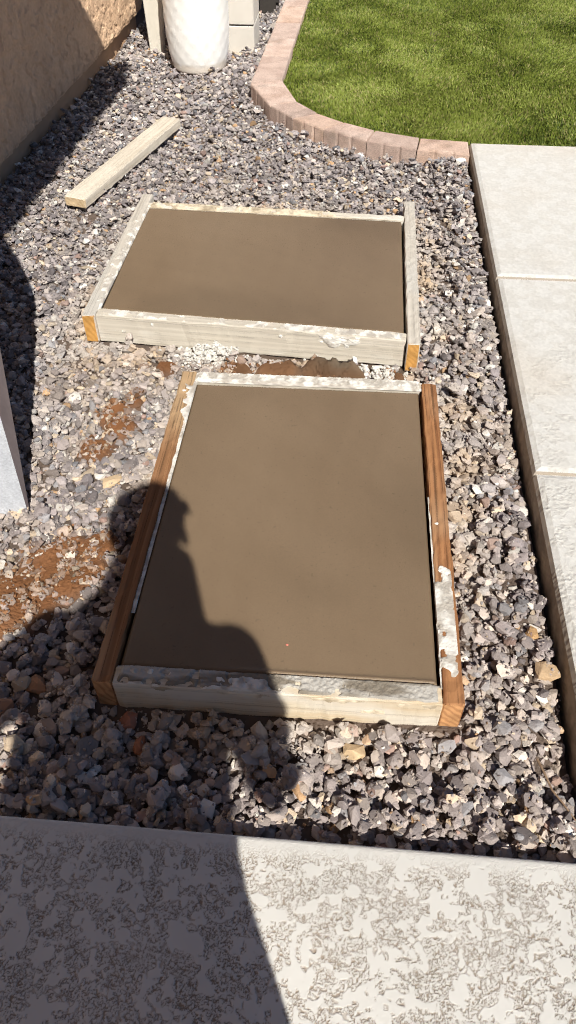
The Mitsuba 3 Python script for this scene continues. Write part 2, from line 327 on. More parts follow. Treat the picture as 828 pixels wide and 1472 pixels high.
# walkway: three panels with bevelled joints
wy = [PAV_Y + 0.004, 1.374, 2.266, 3.322]
def rounded_panel(x0, x1, y0, y1, z0, z1, r=0.018):
    return prism([(x0, y0), (x1, y0), (x1, y1), (x0, y1)], z0, z1, r)
parts = []
for i in range(3):
    parts.append(rounded_panel(WALK_X, 1.65, wy[i] + 0.0012, wy[i + 1] - 0.0012, -0.10, CONC_Z))
parts.append(box(WALK_X + 0.006, 1.64, PAV_Y + 0.01, 3.31, -0.10, CONC_Z - 0.013, 0.001))
add('walkway', trimesh.util.concatenate(parts), 'm_walk', 'pale concrete walkway strip with two bevelled control joints', 'walkway', kind='structure')

# ---------------------------------------------------------------- artificial grass
turf_poly = sg.Polygon([*[tuple(q) for q in inner + np.array([0.004, 0.004])], (0.475, 3.328), (1.66, 3.328), (1.66, 6.1)]).buffer(0)
tv, tf = trimesh.creation.triangulate_polygon(turf_poly, engine='earcut')
back = trimesh.Trimesh(np.c_[tv, np.full(len(tv), 0.050)], tf, process=False)
if back.face_normals[:, 2].mean() < 0: back.invert()
N = 215000
bx, by = rng.uniform(-0.36, 1.66, N), 3.33 + (6.1 - 3.33) * rng.uniform(0, 1, N) ** 1.15
ok = shapely.contains_xy(turf_poly, bx, by); bx, by = bx[ok], by[ok]; N = len(bx)
cl = nz(bx * 7, by * 7, 0, 41); cl2 = nz(bx * 2.6, by * 2.6, 0, 43); st = nz(bx * 26, by * 26, 0, 45)
lay = 2 * math.pi * nz(bx * 3.3, by * 3.3, 0, 47, 2) * 1.6
ang = lay + rng.normal(0, 0.9, N)
ln = rng.uniform(0.014, 0.023, N) * (0.75 + 0.5 * cl)
lean = np.clip(0.35 + 1.1 * (nz(bx * 6, by * 6, 0, 49) - 0.4) + rng.normal(0, 0.22, N), 0.05, 1.15)
wd = rng.uniform(0.0020, 0.0034, N)
side = rng.uniform(0, 2 * math.pi, N)
sx, sy = np.cos(side) * wd, np.sin(side) * wd
mx, my, mz = bx + np.cos(ang) * ln * 0.5 * np.sin(lean * 0.6), by + np.sin(ang) * ln * 0.5 * np.sin(lean * 0.6), 0.050 + ln * 0.5 * np.cos(lean * 0.6)
tx, ty, tz = mx + np.cos(ang) * ln * 0.5 * np.sin(lean * 1.4), my + np.sin(ang) * ln * 0.5 * np.sin(lean * 1.4), mz + ln * 0.5 * np.cos(lean * 1.4)
bz = np.full(N, 0.048)
V = np.stack([np.c_[bx - sx, by - sy, bz], np.c_[bx + sx, by + sy, bz], np.c_[mx - sx * .8, my - sy * .8, mz], np.c_[mx + sx * .8, my + sy * .8, mz], np.c_[tx, ty, tz]], 1)
i5 = np.arange(N)[:, None] * 5
F = np.vstack([i5 + [0, 1, 3], i5 + [0, 3, 2], i5 + [2, 3, 4]])
pal = np.array([[0.165, 0.210, 0.034], [0.245, 0.290, 0.068], [0.065, 0.094, 0.016], [0.31, 0.29, 0.12]])
w = rng.uniform(0, 1, N) * 0.5 + 0.5 * cl2 + 0.35 * (st - 0.5)
ci = np.select([w < 0.36, w < 0.66], [2, 0], 1); ci[rng.uniform(0, 1, N) < 0.07 + 0.05 * (cl > 0.55)] = 3
bc = pal[ci] * (0.8 + 0.4 * rng.uniform(0, 1, (N, 1)))
C = np.repeat(bc, 5, 0)
nb = len(back.vertices)
tm = trimesh.util.concatenate([trimesh.Trimesh(V.reshape(-1, 3), F, process=False), back])
add('artificial_grass', tm, 'm_blade', 'bright green artificial grass lawn behind the paver edging', 'grass', kind='stuff', color=np.vstack([C, np.tile([0.035, 0.055, 0.012], (nb, 1))]))

# ---------------------------------------------------------------- paver edging
tag('paver_edging', 'curved edging of pinkish tan paver blocks between gravel and lawn', 'edging')
for i in range(len(inner) - 1):
    a0, a1, b0, b1 = inner[i], inner[i + 1], outer[i], outer[i + 1]
    g = 0.0022
    L = np.linalg.norm(b1 - b0); Li = np.linalg.norm(a1 - a0)
    t0, t1, s0, s1 = g / L, 1 - g / L, g / Li, 1 - g / Li
    nrm = np.array([b1[1] - b0[1], -(b1[0] - b0[0])]) / L
    if nrm @ (a0 - b0) < 0: nrm = -nrm
    out = [b0 + (b1 - b0) * t0]
    nn = 3
    for j in range(1, nn):
        t = t0 + (t1 - t0) * j / nn + rng.normal(0, 0.02)
        for dt, dp in ((-0.010 / L, 0.0), (0, 0.0045), (0.010 / L, 0.0)):
            out.append(b0 + (b1 - b0) * (t + dt) + nrm * dp)
    out.append(b0 + (b1 - b0) * t1)
    poly = out + [a0 + (a1 - a0) * s1, a0 + (a1 - a0) * s0]
    add('paver_edging__paver', prism(poly, -0.05, CONC_Z + rng.normal(0, 0.002), 0.007), ['m_paver_a', 'm_paver_b', 'm_paver_c'][[0, 1, 0, 2, 1, 0, 1, 0, 1, 2, 0, 1, 2][i]])

# ---------------------------------------------------------------- house wall with overhanging eave
tag('house', 'tan stucco house wall standing over a narrow bare base strip on the left', 'house')
WY0, WY1 = -3.0, 5.10
def wall_pt(y, z, off): return np.stack([wall_x(y) + off * np.ones_like(z), y, z], -1)
def wall_fn(u, v):
    y = 2.6 + u * (WY1 - 2.6); z = 0.08 + v * (0.95 - 0.08)
    a = nz(y * 24, z * 24, 0, 61, 3); b = nz(y * 70, z * 70, 0, 62, 2)
    lace = smst(0.40, 0.60, a) * 0.007 + 0.006 * (b - 0.5)
    curl = 0.016 * smst(0.02, 0.0, z - 0.08)
    return wall_pt(y, z, lace - curl * 0.25)
wm = grid(380, 140, wall_fn)
if wm.face_normals[:, 0].mean() < 0: wm.invert()
def slab_wall(y0, y1, z0, z1, thick, off=-0.002):
    xs = lambda y: float(wall_x(y)) + off
    return prism([(xs(y0), y0), (xs(y1), y1), (xs(y1) - thick, y1), (xs(y0) - thick, y0)], z0, z1, 0.002)
wall_parts = [wm, slab_wall(WY0, 2.6, 0.08, 2.5, 0.2), slab_wall(2.6, WY1, 0.95, 2.5, 0.2), slab_wall(2.6, WY1, 0.079, 0.95, 0.2, -0.006)]
add('house__wall', trimesh.util.concatenate(wall_parts), 'm_stucco', 'tan stucco wall with rough lace texture')
add('house__base', slab_wall(WY0, WY1 - 0.03, -0.10, 0.078, 0.16, -0.034), 'm_stem', 'narrow recessed foundation strip below the stucco')
EX = lambda y: -0.345 + 0.0435 * (y - 1.90)
add('house__eave', prism([(wall_x(WY0) - 0.15, WY0), (EX(WY0), WY0), (EX(1.90), 1.90), (wall_x(1.9) - 0.15, 1.90)], 2.5, 2.64, 0.004), 'm_soffit')
add('house__roof', prism([(wall_x(WY0) - 2.5, WY0 - 0.1), (EX(WY0) + 0.03, WY0 - 0.1), (EX(1.9) + 0.03, 1.93 - 0.03), (wall_x(1.9) - 0.2, 1.90), (wall_x(5.2) - 0.2, 5.14), (wall_x(5.2) - 2.5, 5.14)], 2.645, 2.80, 0.01), 'm_shingle')

# ---------------------------------------------------------------- forms and wet slabs
def relief_sheet(org, du, dv, nu, nv, fn):
    """A thin uneven coat: fn(u, v) is its height in metres above (below 0: hidden) the face org + u du + v dv, along n."""
    org, du, dv = (np.array(a, float) for a in (org, du, dv))
    n = np.cross(du, dv); n /= np.linalg.norm(n)
    def at(u, v):
        P = org + u[..., None] * du + v[..., None] * dv
        return P + fn(u, v, P)[..., None] * n
    return grid(nu, nv, at)

def coat(amount, seed, t=0.004, fu=6.0, keep=None):
    """A smear: amount(u, v) in about [-1, 1] says where it sticks."""
    def f(u, v, P):
        s = P * 34
        q = meshkit.fbm(s, 4, seed)
        a = amount(u, v) + 2.3 * (q - 0.5)
        m = smst(0.0, 0.30, a)
        lum = meshkit.fbm(P * 150, 3, seed + 3)
        edge = np.minimum(np.minimum(u, 1 - u) * 40, 1) * np.minimum(np.minimum(v, 1 - v) * 12, 1)
        return -0.004 + (0.0045 + t * (0.4 + 0.9 * lum)) * np.minimum(m, np.clip(edge, 0, 1))
    return f

def wet_slab(key, corners, z, label, seed):
    c = np.array(corners)        # front-left, front-right, back-right, back-left
    def fn(u, v):
        P = (1 - u)[..., None] * ((1 - v)[..., None] * c[0] + v[..., None] * c[3]) + u[..., None] * ((1 - v)[..., None] * c[1] + v[..., None] * c[2])
        W, Hh = np.linalg.norm(c[1] - c[0]), np.linalg.norm(c[3] - c[0])
        e = np.minimum(np.minimum(u, 1 - u) * W, np.minimum(v, 1 - v) * Hh)
        drop = np.where(e < 0.010, 0.010 - np.sqrt(np.maximum(0, 0.010 ** 2 - (0.010 - np.minimum(e, 0.01)) ** 2)), 0)
        lip = 0.0035 * smst(0.0, 0.004, v * Hh) * smst(0.016, 0.007, v * Hh) * smst(0.25, 0.45, u) if seed == 71 else 0
        zz = z + lip - drop * 1.3 + 0.0022 * (nz(P[..., 0] * 4, P[..., 1] * 3, 0, seed, 2) - 0.5)
        return np.concatenate([P, zz[..., None]], -1)
    def warp(a): return np.where(a < .5, 2 * a * a, 1 - 2 * (1 - a) ** 2) * 0.35 + 0.65 * a
    n = 150
    tt = np.r_[0, np.array([.0012, .0025, .005, .0075, .010, .0125, .015, .02]), np.linspace(.03, .97, n), 1 - np.array([.02, .015, .0125, .010, .0075, .005, .0025, .0012]), 1]
    m = grid(len(tt), len(tt), lambda u, v: fn(tt[np.rint(u * (len(tt) - 1)).astype(int)], tt[np.rint(v * (len(tt) - 1)).astype(int)]))
    body = prism([tuple(q) for q in (c + (c.mean(0) - c) * 0.002)], -0.03, z - 0.014, 0.001)
    return add(key, trimesh.util.concatenate([m, body]), 'm_slab', label, 'concrete slab', smooth=30)

ZT = 0.076
wet_slab('concrete_slab', [(-0.386, 0.7765), (0.217, 0.7815), (0.211, 1.667), (-0.382, 1.659)], 0.0705, 'longer wet brown concrete slab nearest the front, a person\'s shadow across its corner', 71)
wet_slab('concrete_slab', [(-0.724, 1.986), (0.178, 1.929), (0.184, 2.620), (-0.718, 2.652)], 0.0750, 'wider wet brown concrete slab farther back, fully in the sun', 72)

F1 = 'timber_form'
tag(F1, 'brown and pale timber form boards around the longer slab nearest the front, smeared with mortar', 'form')
k = add(F1 + '__board', board((-0.4105, 0.738), (-0.4055, 1.702), 0.039, -0.014, ZT, seed=1), 'm_faded_wood_y', 'reddish brown left side board, paler at the back')
add(k + '__mortar', relief_sheet((-0.4165, 0.90, ZT - 0.001), (0.034, 0, 0), (0.004, 0.79, 0), 30, 420, coat(lambda u, v: -0.48 + 0.9 * (u - 0.45) + 0.75 * smst(0.62, 0.86, v) - 0.5 * smst(0.5, 0.25, v) * smst(0.02, 0.15, v) + 0.45 * smst(0.08, 0.0, np.abs(v - 0.22)), 81, 0.0025)), 'm_mortar_white')
k = add(F1 + '__board', board((0.2445, 0.742), (0.2375, 1.698), 0.039, -0.014, ZT + 0.001, seed=2), 'm_brown_wood_y', 'reddish brown right side board')
add(k + '__mortar', relief_sheet((0.2215, 0.775, ZT), (0.038, 0, 0), (-0.004, 0.50, 0), 36, 300, coat(lambda u, v: -0.30 + 0.75 * smst(0.62, 0.40, v) * smst(0.02, 0.12, v) + 0.35 * smst(0.06, 0.0, np.abs(v - 0.84 + 0.10 * u)) + 0.3 * smst(0.35, 0.6, u) * smst(0.6, 0.5, v), 82, 0.0022)), 'm_mortar_white')
k = add(F1 + '__board', board((-0.391, 0.7555), (0.2245, 0.7605), 0.038, -0.014, ZT - 0.003, seed=3), 'm_gold_wood_x', 'pale front board with yellowish patches')
add(k + '__mortar', relief_sheet((-0.389, 0.739, ZT - 0.003), (0.612, 0.005, 0), (0, 0.0395, 0), 420, 40, coat(lambda u, v: 0.45 - 0.25 * smst(0.5, 0.1, v) + 0.3 * smst(0.3, 0.1, np.abs(u - 0.75)), 83, 0.005)), 'm_mortar_grey', 'grey mortar film on the front board')
add(k + '__mortar', relief_sheet((-0.375, 0.738, ZT - 0.0022), (0.58, 0.005, 0), (0, 0.034, 0), 400, 36, coat(lambda u, v: -0.55 + 0.75 * smst(0.16, 0.04, np.abs(u - 0.40)) * smst(0.95, 0.6, v) + 0.5 * smst(0.20, 0.05, np.abs(u - 0.07)) + 0.35 * smst(0.25, 0.0, v), 84, 0.006)), 'm_mortar_white', 'white mortar smear on the front board')
add(k + '__mortar', relief_sheet((-0.389, 0.7375, 0.022), (0.612, 0.005, 0), (0, 0, 0.050), 360, 44, coat(lambda u, v: -0.42 + 0.5 * smst(0.6, 1.0, v) + 0.25 * smst(0.5, 0.9, u), 85, 0.002)), 'm_mortar_cream', 'thin cream splashes on the front face')
k = add(F1 + '__board', board((-0.387, 1.682), (0.217, 1.690), 0.030, -0.014, ZT - 0.001, seed=4), 'm_pale_wood_x', 'back board almost hidden under white mortar')
add(k + '__mortar', relief_sheet((-0.392, 1.662, ZT - 0.002), (0.612, 0.008, 0), (0, 0.037, 0), 420, 40, coat(lambda u, v: 0.62 - 0.15 * smst(0.4, 0.0, v), 86, 0.006)), 'm_mortar_white')

F2 = 'timber_form_001'
tag(F2, 'weathered grey timber form boards with orange cut ends around the wider slab farther back', 'form')
UZ = 0.080
k = add(F2 + '__board', board((-0.7505, 1.940), (-0.736, 2.745), 0.039, -0.012, UZ, seed=5), 'm_grey_wood_y')
add(k + '__mortar', relief_sheet((-0.757, 1.975, UZ - 0.001), (0.034, 0, 0), (0.013, 0.70, 0), 34, 380, coat(lambda u, v: 0.05 - 0.3 * (0.5 - u) - 0.5 * smst(0.85, 1, v), 87, 0.004)), 'm_mortar_white')
k = add(F2 + '__board', board((0.2035, 1.868), (0.212, 2.757), 0.037, -0.012, UZ + 0.002, seed=6), 'm_grey_wood_y')
k = add(F2 + '__board', board((-0.7285, 1.966), (0.183, 1.9085), 0.038, -0.012, UZ - 0.001, seed=7), 'm_pale_wood_x')
add(k + '__mortar', relief_sheet((-0.727, 1.949, UZ - 0.002), (0.908, -0.0575, 0), (0.002, 0.031, 0), 520, 36, coat(lambda u, v: 0.22 + 0.2 * smst(0.2, 0.8, u) - 0.2 * v, 88, 0.005)), 'm_mortar_white')
add(k + '__mortar', relief_sheet((-0.727, 1.9465, 0.008), (0.908, -0.0575, 0), (0, 0, 0.070), 520, 60, coat(lambda u, v: -0.50 + 0.55 * smst(0.12, 0.02, np.abs(u - 0.80)) * smst(0.2, 0.5, v) + 0.45 * smst(0.85, 1, v) + 0.55 * smst(0.86, 0.93, u) * smst(0.4, 0.1, v), 89, 0.004)), 'm_mortar_white', 'chunky white splatter on the front face')
k = add(F2 + '__board', board((-0.7195, 2.667), (0.191, 2.6375), 0.030, -0.012, UZ - 0.002, seed=8), 'm_pale_wood_x')
add(k + '__mortar', relief_sheet((-0.722, 2.650, UZ - 0.003), (0.905, -0.029, 0), (0, 0.034, 0), 480, 34, coat(lambda u, v: 0.35 - 0.75 * smst(0.72, 0.8, u), 90, 0.004)), 'm_mortar_cream')

# plank lying on the gravel
add('plank', board((-1.017, 2.745), (-0.800, 3.535), 0.088, (0.018, 0.022), (0.056, 0.060), c=0.004, seed=9), 'm_plank_wood_y', 'loose pale weathered plank lying on the gravel behind the slabs', 'plank')

# ---------------------------------------------------------------- pot, post, cabinet, gate, leaning panel
nt, npz = 160, 150
prof = np.array([(0, 0.128), (0.004, 0.134), (0.03, 0.141), (0.10, 0.153), (0.2, 0.160), (0.32, 0.1605), (0.45, 0.157), (0.58, 0.151), (0.63, 0.152), (0.66, 0.160), (0.70, 0.163)])
from scipy.interpolate import PchipInterpolator
pf = PchipInterpolator(prof[:, 0], prof[:, 1])
def pot_fn(u, v):
    th, z = u * 2 * math.pi, v * 0.70
    a, b = th * 14 / (2 * math.pi), z / 0.075
    s = np.abs(((a + b) % 1) - 0.5) * 2; t = np.abs(((a - b) % 1) - 0.5) * 2
    ridge = np.maximum(smst(0.80, 1.0, s), smst(0.80, 1.0, t))
    body = smst(0.035, 0.05, z) * smst(0.62, 0.60, z)
    dome = (1 - s ** 2) * (1 - t ** 2)
    r = pf(z) + body * (0.0005 * ridge + 0.0014 * np.maximum(1 - s, 0) ** 0.7 * np.maximum(1 - t, 0) ** 0.7 * 2)
    return np.stack([-0.82 + r * np.cos(th), 4.425 + r * np.sin(th), -0.008 + z], -1)
pot = grid(nt, npz, pot_fn)
inner_pot = grid(nt, 24, lambda u, v: np.stack([-0.82 + (0.152 - 0.05 * v) * np.cos(u * 2 * math.pi), 4.425 + (0.152 - 0.05 * v) * np.sin(u * 2 * math.pi), 0.692 - 0.16 * v], -1))
rim = grid(nt, 8, lambda u, v: np.stack([-0.82 + (0.1575 + 0.0055 * np.cos(v * math.pi)) * np.cos(u * 2 * math.pi), 4.425 + (0.1575 + 0.0055 * np.cos(v * math.pi)) * np.sin(u * 2 * math.pi), 0.692 + 0.008 * np.sin(v * math.pi)], -1))
add('planter_pot__body', trimesh.util.concatenate([pot, rim, inner_pot]), 'm_pot', smooth=35)
tag('planter_pot', 'tall white glazed planter pot with embossed diamond pattern, at the back', 'planter pot')
soil = trimesh.creation.cylinder(0.112, 0.02, sections=48); soil.apply_translation((-0.82, 4.425, 0.56))
add('planter_pot__soil', soil, 'm_turf_back')

def post_ring(z):
    a, b = np.interp(z, [-0.05, 1.1], [-1.128, -1.165]), np.interp(z, [-0.05, 1.1], [-1.056, -0.985])
    y = np.interp(z, [-0.05, 1.1], [4.645, 4.62]); c = 0.004
    return np.array([(a + c, y, z), (b - c, y, z), (b, y + c, z), (b, y + .038, z), (b - c, y + .042, z), (a + c, y + .042, z), (a, y + .038, z), (a, y + c, z)])
add('fence_post', loft([post_ring(z) for z in np.linspace(-0.05, 1.1, 8)]), 'm_post', 'pale grey flat post standing left of the white pot', 'post')
tag('utility_cabinet', 'beige grey cabinet with one horizontal seam standing right of the white pot', 'cabinet')
add('utility_cabinet__base', box(-0.86, -0.556, 4.62, 4.88, -0.05, 0.1295, 0.005), 'm_cabinet')
add('utility_cabinet__door', box(-0.86, -0.556, 4.62, 4.88, 0.1335, 0.85, 0.005), 'm_cabinet')
add('utility_cabinet__core', box(-0.852, -0.560, 4.624, 4.876, 0.10, 0.16, 0.001), 'm_darkgap')
tag('side_gate', 'dark metal side gate in the gap behind the pot and cabinet', 'gate')
for i in range(7):
    xx = -1.235 + i * 0.105
    add('side_gate__slat', box(xx, xx + 0.098, 5.33, 5.35, 0.012, 1.5, 0.003), 'm_gate')
add('side_gate__frame', trimesh.util.concatenate([box(-1.24, -0.495, 5.352, 5.39, 0.06, 0.11, 0.003), box(-1.24, -0.495, 5.352, 5.39, 1.35, 1.40, 0.003), box(-1.24, -1.20, 5.392, 5.43, 0.01, 1.5, 0.003), box(-0.535, -0.495, 5.392, 5.43, 0.01, 1.5, 0.003)]), 'm_gate')

# panel leaning at the left edge (thickens upwards)
yf, yb = (lambda z: 1.218 + 0.165 * z), (lambda z: 1.222 + 0.36 * z)
prof_top = [(-0.722, 0.0), (-0.752, 0.70), (-0.775, 0.80), (-0.83, 0.93), (-0.90, 1.06), (-1.02, 1.13), (-1.30, 1.15), (-1.36, 1.10), (-1.36, 0.0)]
front = np.array([(x, yf(z), z - 0.03) for x, z in prof_top]); backv = np.array([(x, yb(z) + 0.002, z - 0.03) for x, z in prof_top])
tv, tf = trimesh.creation.triangulate_polygon(sg.Polygon(prof_top), engine='earcut')
fm = trimesh.Trimesh(np.c_[tv[:, 0], yf(tv[:, 1]), tv[:, 1] - 0.03], tf, process=False)
bm = trimesh.Trimesh(np.c_[tv[:, 0], yb(tv[:, 1]) + 0.002, tv[:, 1] - 0.03], tf[:, ::-1], process=False)
ring = loft([front, backv], cap=False)
tag('leaning_panel', 'pale bluish grey panel leaning at the left edge, widening towards its top', 'panel')
add('leaning_panel__face', trimesh.util.concatenate([fm, bm]), 'm_panel')
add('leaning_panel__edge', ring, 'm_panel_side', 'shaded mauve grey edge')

# ---------------------------------------------------------------- gravel
def stone_templates(n, pts, seed, flat=(0.45, 0.8)):
    r = np.random.default_rng(seed); out = []
    for _ in range(n):
        d = r.normal(size=(pts, 3)); d /= np.linalg.norm(d, axis=1, keepdims=True)
        p = d * r.uniform(0.82, 1.12, (pts, 1)) * np.array([1.0, r.uniform(0.62, 0.95), r.uniform(*flat)])
        h = ConvexHull(p); v = p[h.vertices]; idx = {a: b for b, a in enumerate(h.vertices)}
        f = np.array([[idx[q] for q in s] for s in h.simplices])
        m = trimesh.Trimesh(v, f, process=False); cen = m.triangles_center - v.mean(0)
        flip = (m.face_normals * cen).sum(1) < 0; f[flip] = f[flip][:, ::-1]
        out.append((v - v.mean(0), f))
    return out
TPL = stone_templates(44, 15, 5, (0.38, 0.68)) + stone_templates(24, 24, 7, (0.42, 0.75))
TPLF = stone_templates(40, 11, 6, (0.40, 0.7))

def rotations(n, r, tilt=0.45):
    yaw = r.uniform(0, 2 * math.pi, n); a = r.uniform(0, 2 * math.pi, n); t = np.abs(r.normal(0, tilt, n))
    k = np.stack([np.cos(a), np.sin(a), 0 * a], 1)
    K = np.zeros((n, 3, 3)); K[:, 0, 2], K[:, 1, 2], K[:, 2, 0], K[:, 2, 1] = k[:, 1], -k[:, 0], -k[:, 1], k[:, 0]
    Rt = np.eye(3) + np.sin(t)[:, None, None] * K + (1 - np.cos(t))[:, None, None] * (K @ K)
    Rz = np.zeros((n, 3, 3)); Rz[:, 0, 0] = Rz[:, 1, 1] = np.cos(yaw); Rz[:, 0, 1], Rz[:, 1, 0], Rz[:, 2, 2] = -np.sin(yaw), np.sin(yaw), 1
    return Rt @ Rz

CELL = 0.004
HX0, HY0 = -1.66, 0.44
hx, hy = np.arange(HX0, 0.50, CELL), np.arange(HY0, 6.34, CELL)
HXX, HYY = np.meshgrid(hx, hy, indexing='ij')
hm = base_h(HXX, HYY) + dirt_mask(HXX, HYY) * 0.024
blocked = unary_union([near_form.buffer(0.0), up_form, post_poly, cab_poly, pot_poly])
allowed = gravel_area.difference(blocked)
wallx_arr = lambda y: wall_x(y) - 0.03

def deposit(x, y, r):
    """Drops stones one by one on the height map; returns the z of their centres."""
    z = np.empty(len(x))
    fl = 0.54
    for i in range(len(x)):
        ri = r[i]; k = int(ri * 0.95 / CELL) + 1
        cx, cy = int((x[i] - HX0) / CELL), int((y[i] - HY0) / CELL)
        w = hm[cx - k:cx + k + 1, cy - k:cy + k + 1]
        o = np.arange(-k, k + 1) * CELL
        d2 = (o[:, None] ** 2 + o[None, :] ** 2) / (ri * 0.85) ** 2
        ins = d2 < 1
        if w.shape != d2.shape: z[i] = -1; continue
        top = np.where(ins, np.sqrt(np.maximum(0, 1 - d2)), 0) * ri * fl * 0.9
        need = w[ins] + top[ins]
        zc = np.partition(need, int(len(need) * 0.60))[int(len(need) * 0.60)]
        zc = min(zc, np.median(w[ins]) + ri * fl * 0.55)
        z[i] = zc
        w[ins] = np.maximum(w[ins], zc + top[ins])
    return z

def scatter(n, rad, region=None, ylim=(PAV_Y, 6.25), keep=None):
    x = rng.uniform(-1.6, WALK_X, n); y = rng.uniform(*ylim, n); r = rad(n)
    ok = shapely.contains_xy(allowed, x, y) & (x - 0.5 * r > wallx_arr(y))
    # keep stones out of the timber and the concrete
    for geom in (near_form, up_form, pavers_poly, post_poly, cab_poly, pot_poly):
        pts = shapely.points(x, y)
        ok &= shapely.distance(geom, pts) > 0.6 * r
    ok &= (WALK_X - x > 0.75 * r + 0.007) & (y - PAV_Y > 0.8 * r + 0.004)
    if keep is not None: ok &= keep(x, y)
    return x[ok], y[ok], r[ok]

STONE_PAL = np.array([[0.300, 0.272, 0.280], [0.240, 0.216, 0.228], [0.360, 0.325, 0.320], [0.165, 0.150, 0.160], [0.450, 0.400, 0.375], [0.50, 0.42, 0.335], [0.58, 0.565, 0.55], [0.42, 0.28, 0.17], [0.29, 0.205, 0.185], [0.225, 0.228, 0.255]])
STONE_W = np.array([0.23, 0.17, 0.17, 0.09, 0.13, 0.05, 0.07, 0.015, 0.025, 0.05])
def stone_colors(x, y, r):
    n = len(x)
    c = STONE_PAL[r.choice(len(STONE_PAL), n, p=STONE_W / STONE_W.sum())] * r.uniform(0.62, 1.38, (n, 1))
    # pale cement dust and tan dust around the forms, where the work was done
    d = np.minimum(shapely.distance(near_form, shapely.points(x, y)), shapely.distance(up_form, shapely.points(x, y)))
    dust = np.clip(0.95 * smst(0.16, 0.0, d) * smst(0.30, 0.62, nz(x * 6, y * 6, 0, 91)) + 0.35 * smst(0.5, 0.7, nz(x * 4, y * 4, 0, 92)) * smst(0.5, 0.1, d), 0, 0.8)
    dust *= r.uniform(0.4, 1.0, n)
    tan = smst(0.45, 0.65, nz(x * 9, y * 9, 0, 93))[:, None]
    dc = tan * np.array([0.50, 0.385, 0.275]) + (1 - tan) * np.array([0.52, 0.47, 0.43])
    c = c * (1 + smst(1.6, 0.8, y)[:, None] * np.array([0.05, 0.01, -0.03]))
    soil = (0.75 * dirt_mask(x, y) * r.uniform(0.2, 1.0, n))[:, None]
    c = c * (1 - dust[:, None]) + dc * dust[:, None]
    return c * (1 - soil) + soil * np.array([0.27, 0.16, 0.095])

def build_stones(x, y, z, r, tpl, seed, tilt=0.45, col=None):
    rr = np.random.default_rng(seed)
    n = len(x); R = rotations(n, rr, tilt); which = rr.integers(0, len(tpl), n)
    col = stone_colors(x, y, rr) if col is None else col
    Vs, Fs, Cs, at = [], [], [], 0
    for t, (v, f) in enumerate(tpl):
        ii = np.nonzero(which == t)[0]
        if not len(ii): continue
        P = np.einsum('nij,kj->nki', R[ii], v) * (r[ii] * rr.uniform(0.9, 1.1, len(ii)))[:, None, None] + np.stack([x[ii], y[ii], z[ii]], 1)[:, None, :]
        Vs.append(P.reshape(-1, 3)); Fs.append((f[None] + (np.arange(len(ii)) * len(v))[:, None, None]).reshape(-1, 3) + at)
        cc = np.repeat(col[ii][:, None], len(v), 1) * rr.uniform(0.86, 1.14, (len(ii), len(v), 1))
        Cs.append(cc.reshape(-1, 3)); at += len(ii) * len(v)
    return trimesh.Trimesh(np.vstack(Vs), np.vstack(Fs), process=False), np.vstack(Cs)

def radius(lo, mid, hi, s=0.30):
    return lambda n: np.clip(mid * np.exp(rng.normal(0, s, n)), lo, hi)
sparse = lambda lim: (lambda x, y: rng.uniform(0, 1, len(x)) > lim * dirt_mask(x, y))

# single notable rocks go down first
ROCKS = [  # x, y, radius, colour, label, category
    (0.419, 0.939, 0.021, (0.46, 0.29, 0.15), 'round orange brown rock in the gravel between the near slab and the walkway', 'rock'),
    (0.437, 0.853, 0.027, (0.50, 0.36, 0.23), 'large tan rock against the walkway edge at lower right', 'rock'),
    (-0.546, 1.343, 0.031, (0.56, 0.43, 0.29), 'flat pale tan stone left of the shadow\'s head', 'rock'),
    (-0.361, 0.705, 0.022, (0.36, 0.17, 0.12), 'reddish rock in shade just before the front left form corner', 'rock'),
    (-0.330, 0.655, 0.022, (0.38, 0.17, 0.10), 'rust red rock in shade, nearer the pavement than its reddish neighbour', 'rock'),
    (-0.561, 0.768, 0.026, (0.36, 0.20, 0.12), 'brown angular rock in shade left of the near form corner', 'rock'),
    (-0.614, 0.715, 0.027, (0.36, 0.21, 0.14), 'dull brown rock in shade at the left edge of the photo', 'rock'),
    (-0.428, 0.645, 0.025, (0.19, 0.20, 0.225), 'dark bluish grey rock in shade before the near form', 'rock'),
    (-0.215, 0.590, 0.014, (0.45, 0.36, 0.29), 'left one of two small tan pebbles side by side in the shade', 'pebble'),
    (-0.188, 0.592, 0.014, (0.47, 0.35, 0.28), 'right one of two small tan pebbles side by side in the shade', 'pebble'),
    (0.425, 3.175, 0.024, (0.82, 0.80, 0.77), 'bright white stone at the end of the paver edging beside the walkway', 'stone'),
    (0.067, 0.675, 0.022, (0.56, 0.42, 0.27), 'tan rock in the sun before the near form board', 'rock'),
    (-0.11, 0.70, 0.024, (0.58, 0.52, 0.47), 'pale rock at the shadow edge against the near front board', 'rock'),
    (0.372, 1.36, 0.020, (0.40, 0.37, 0.38), 'grey rock on the gravel strip beside the walkway, level with its nearer joint', 'rock'),
]
rock_z = {}
x, y, r = scatter(32000, radius(0.0065, 0.0115, 0.020), keep=sparse(0.60)); z = deposit(x, y, r)
S1 = (x, y, z, r)
rx, ry, rr_ = (np.array([q[i] for q in ROCKS]) for i in (0, 1, 2))
rz = deposit(rx, ry, rr_)
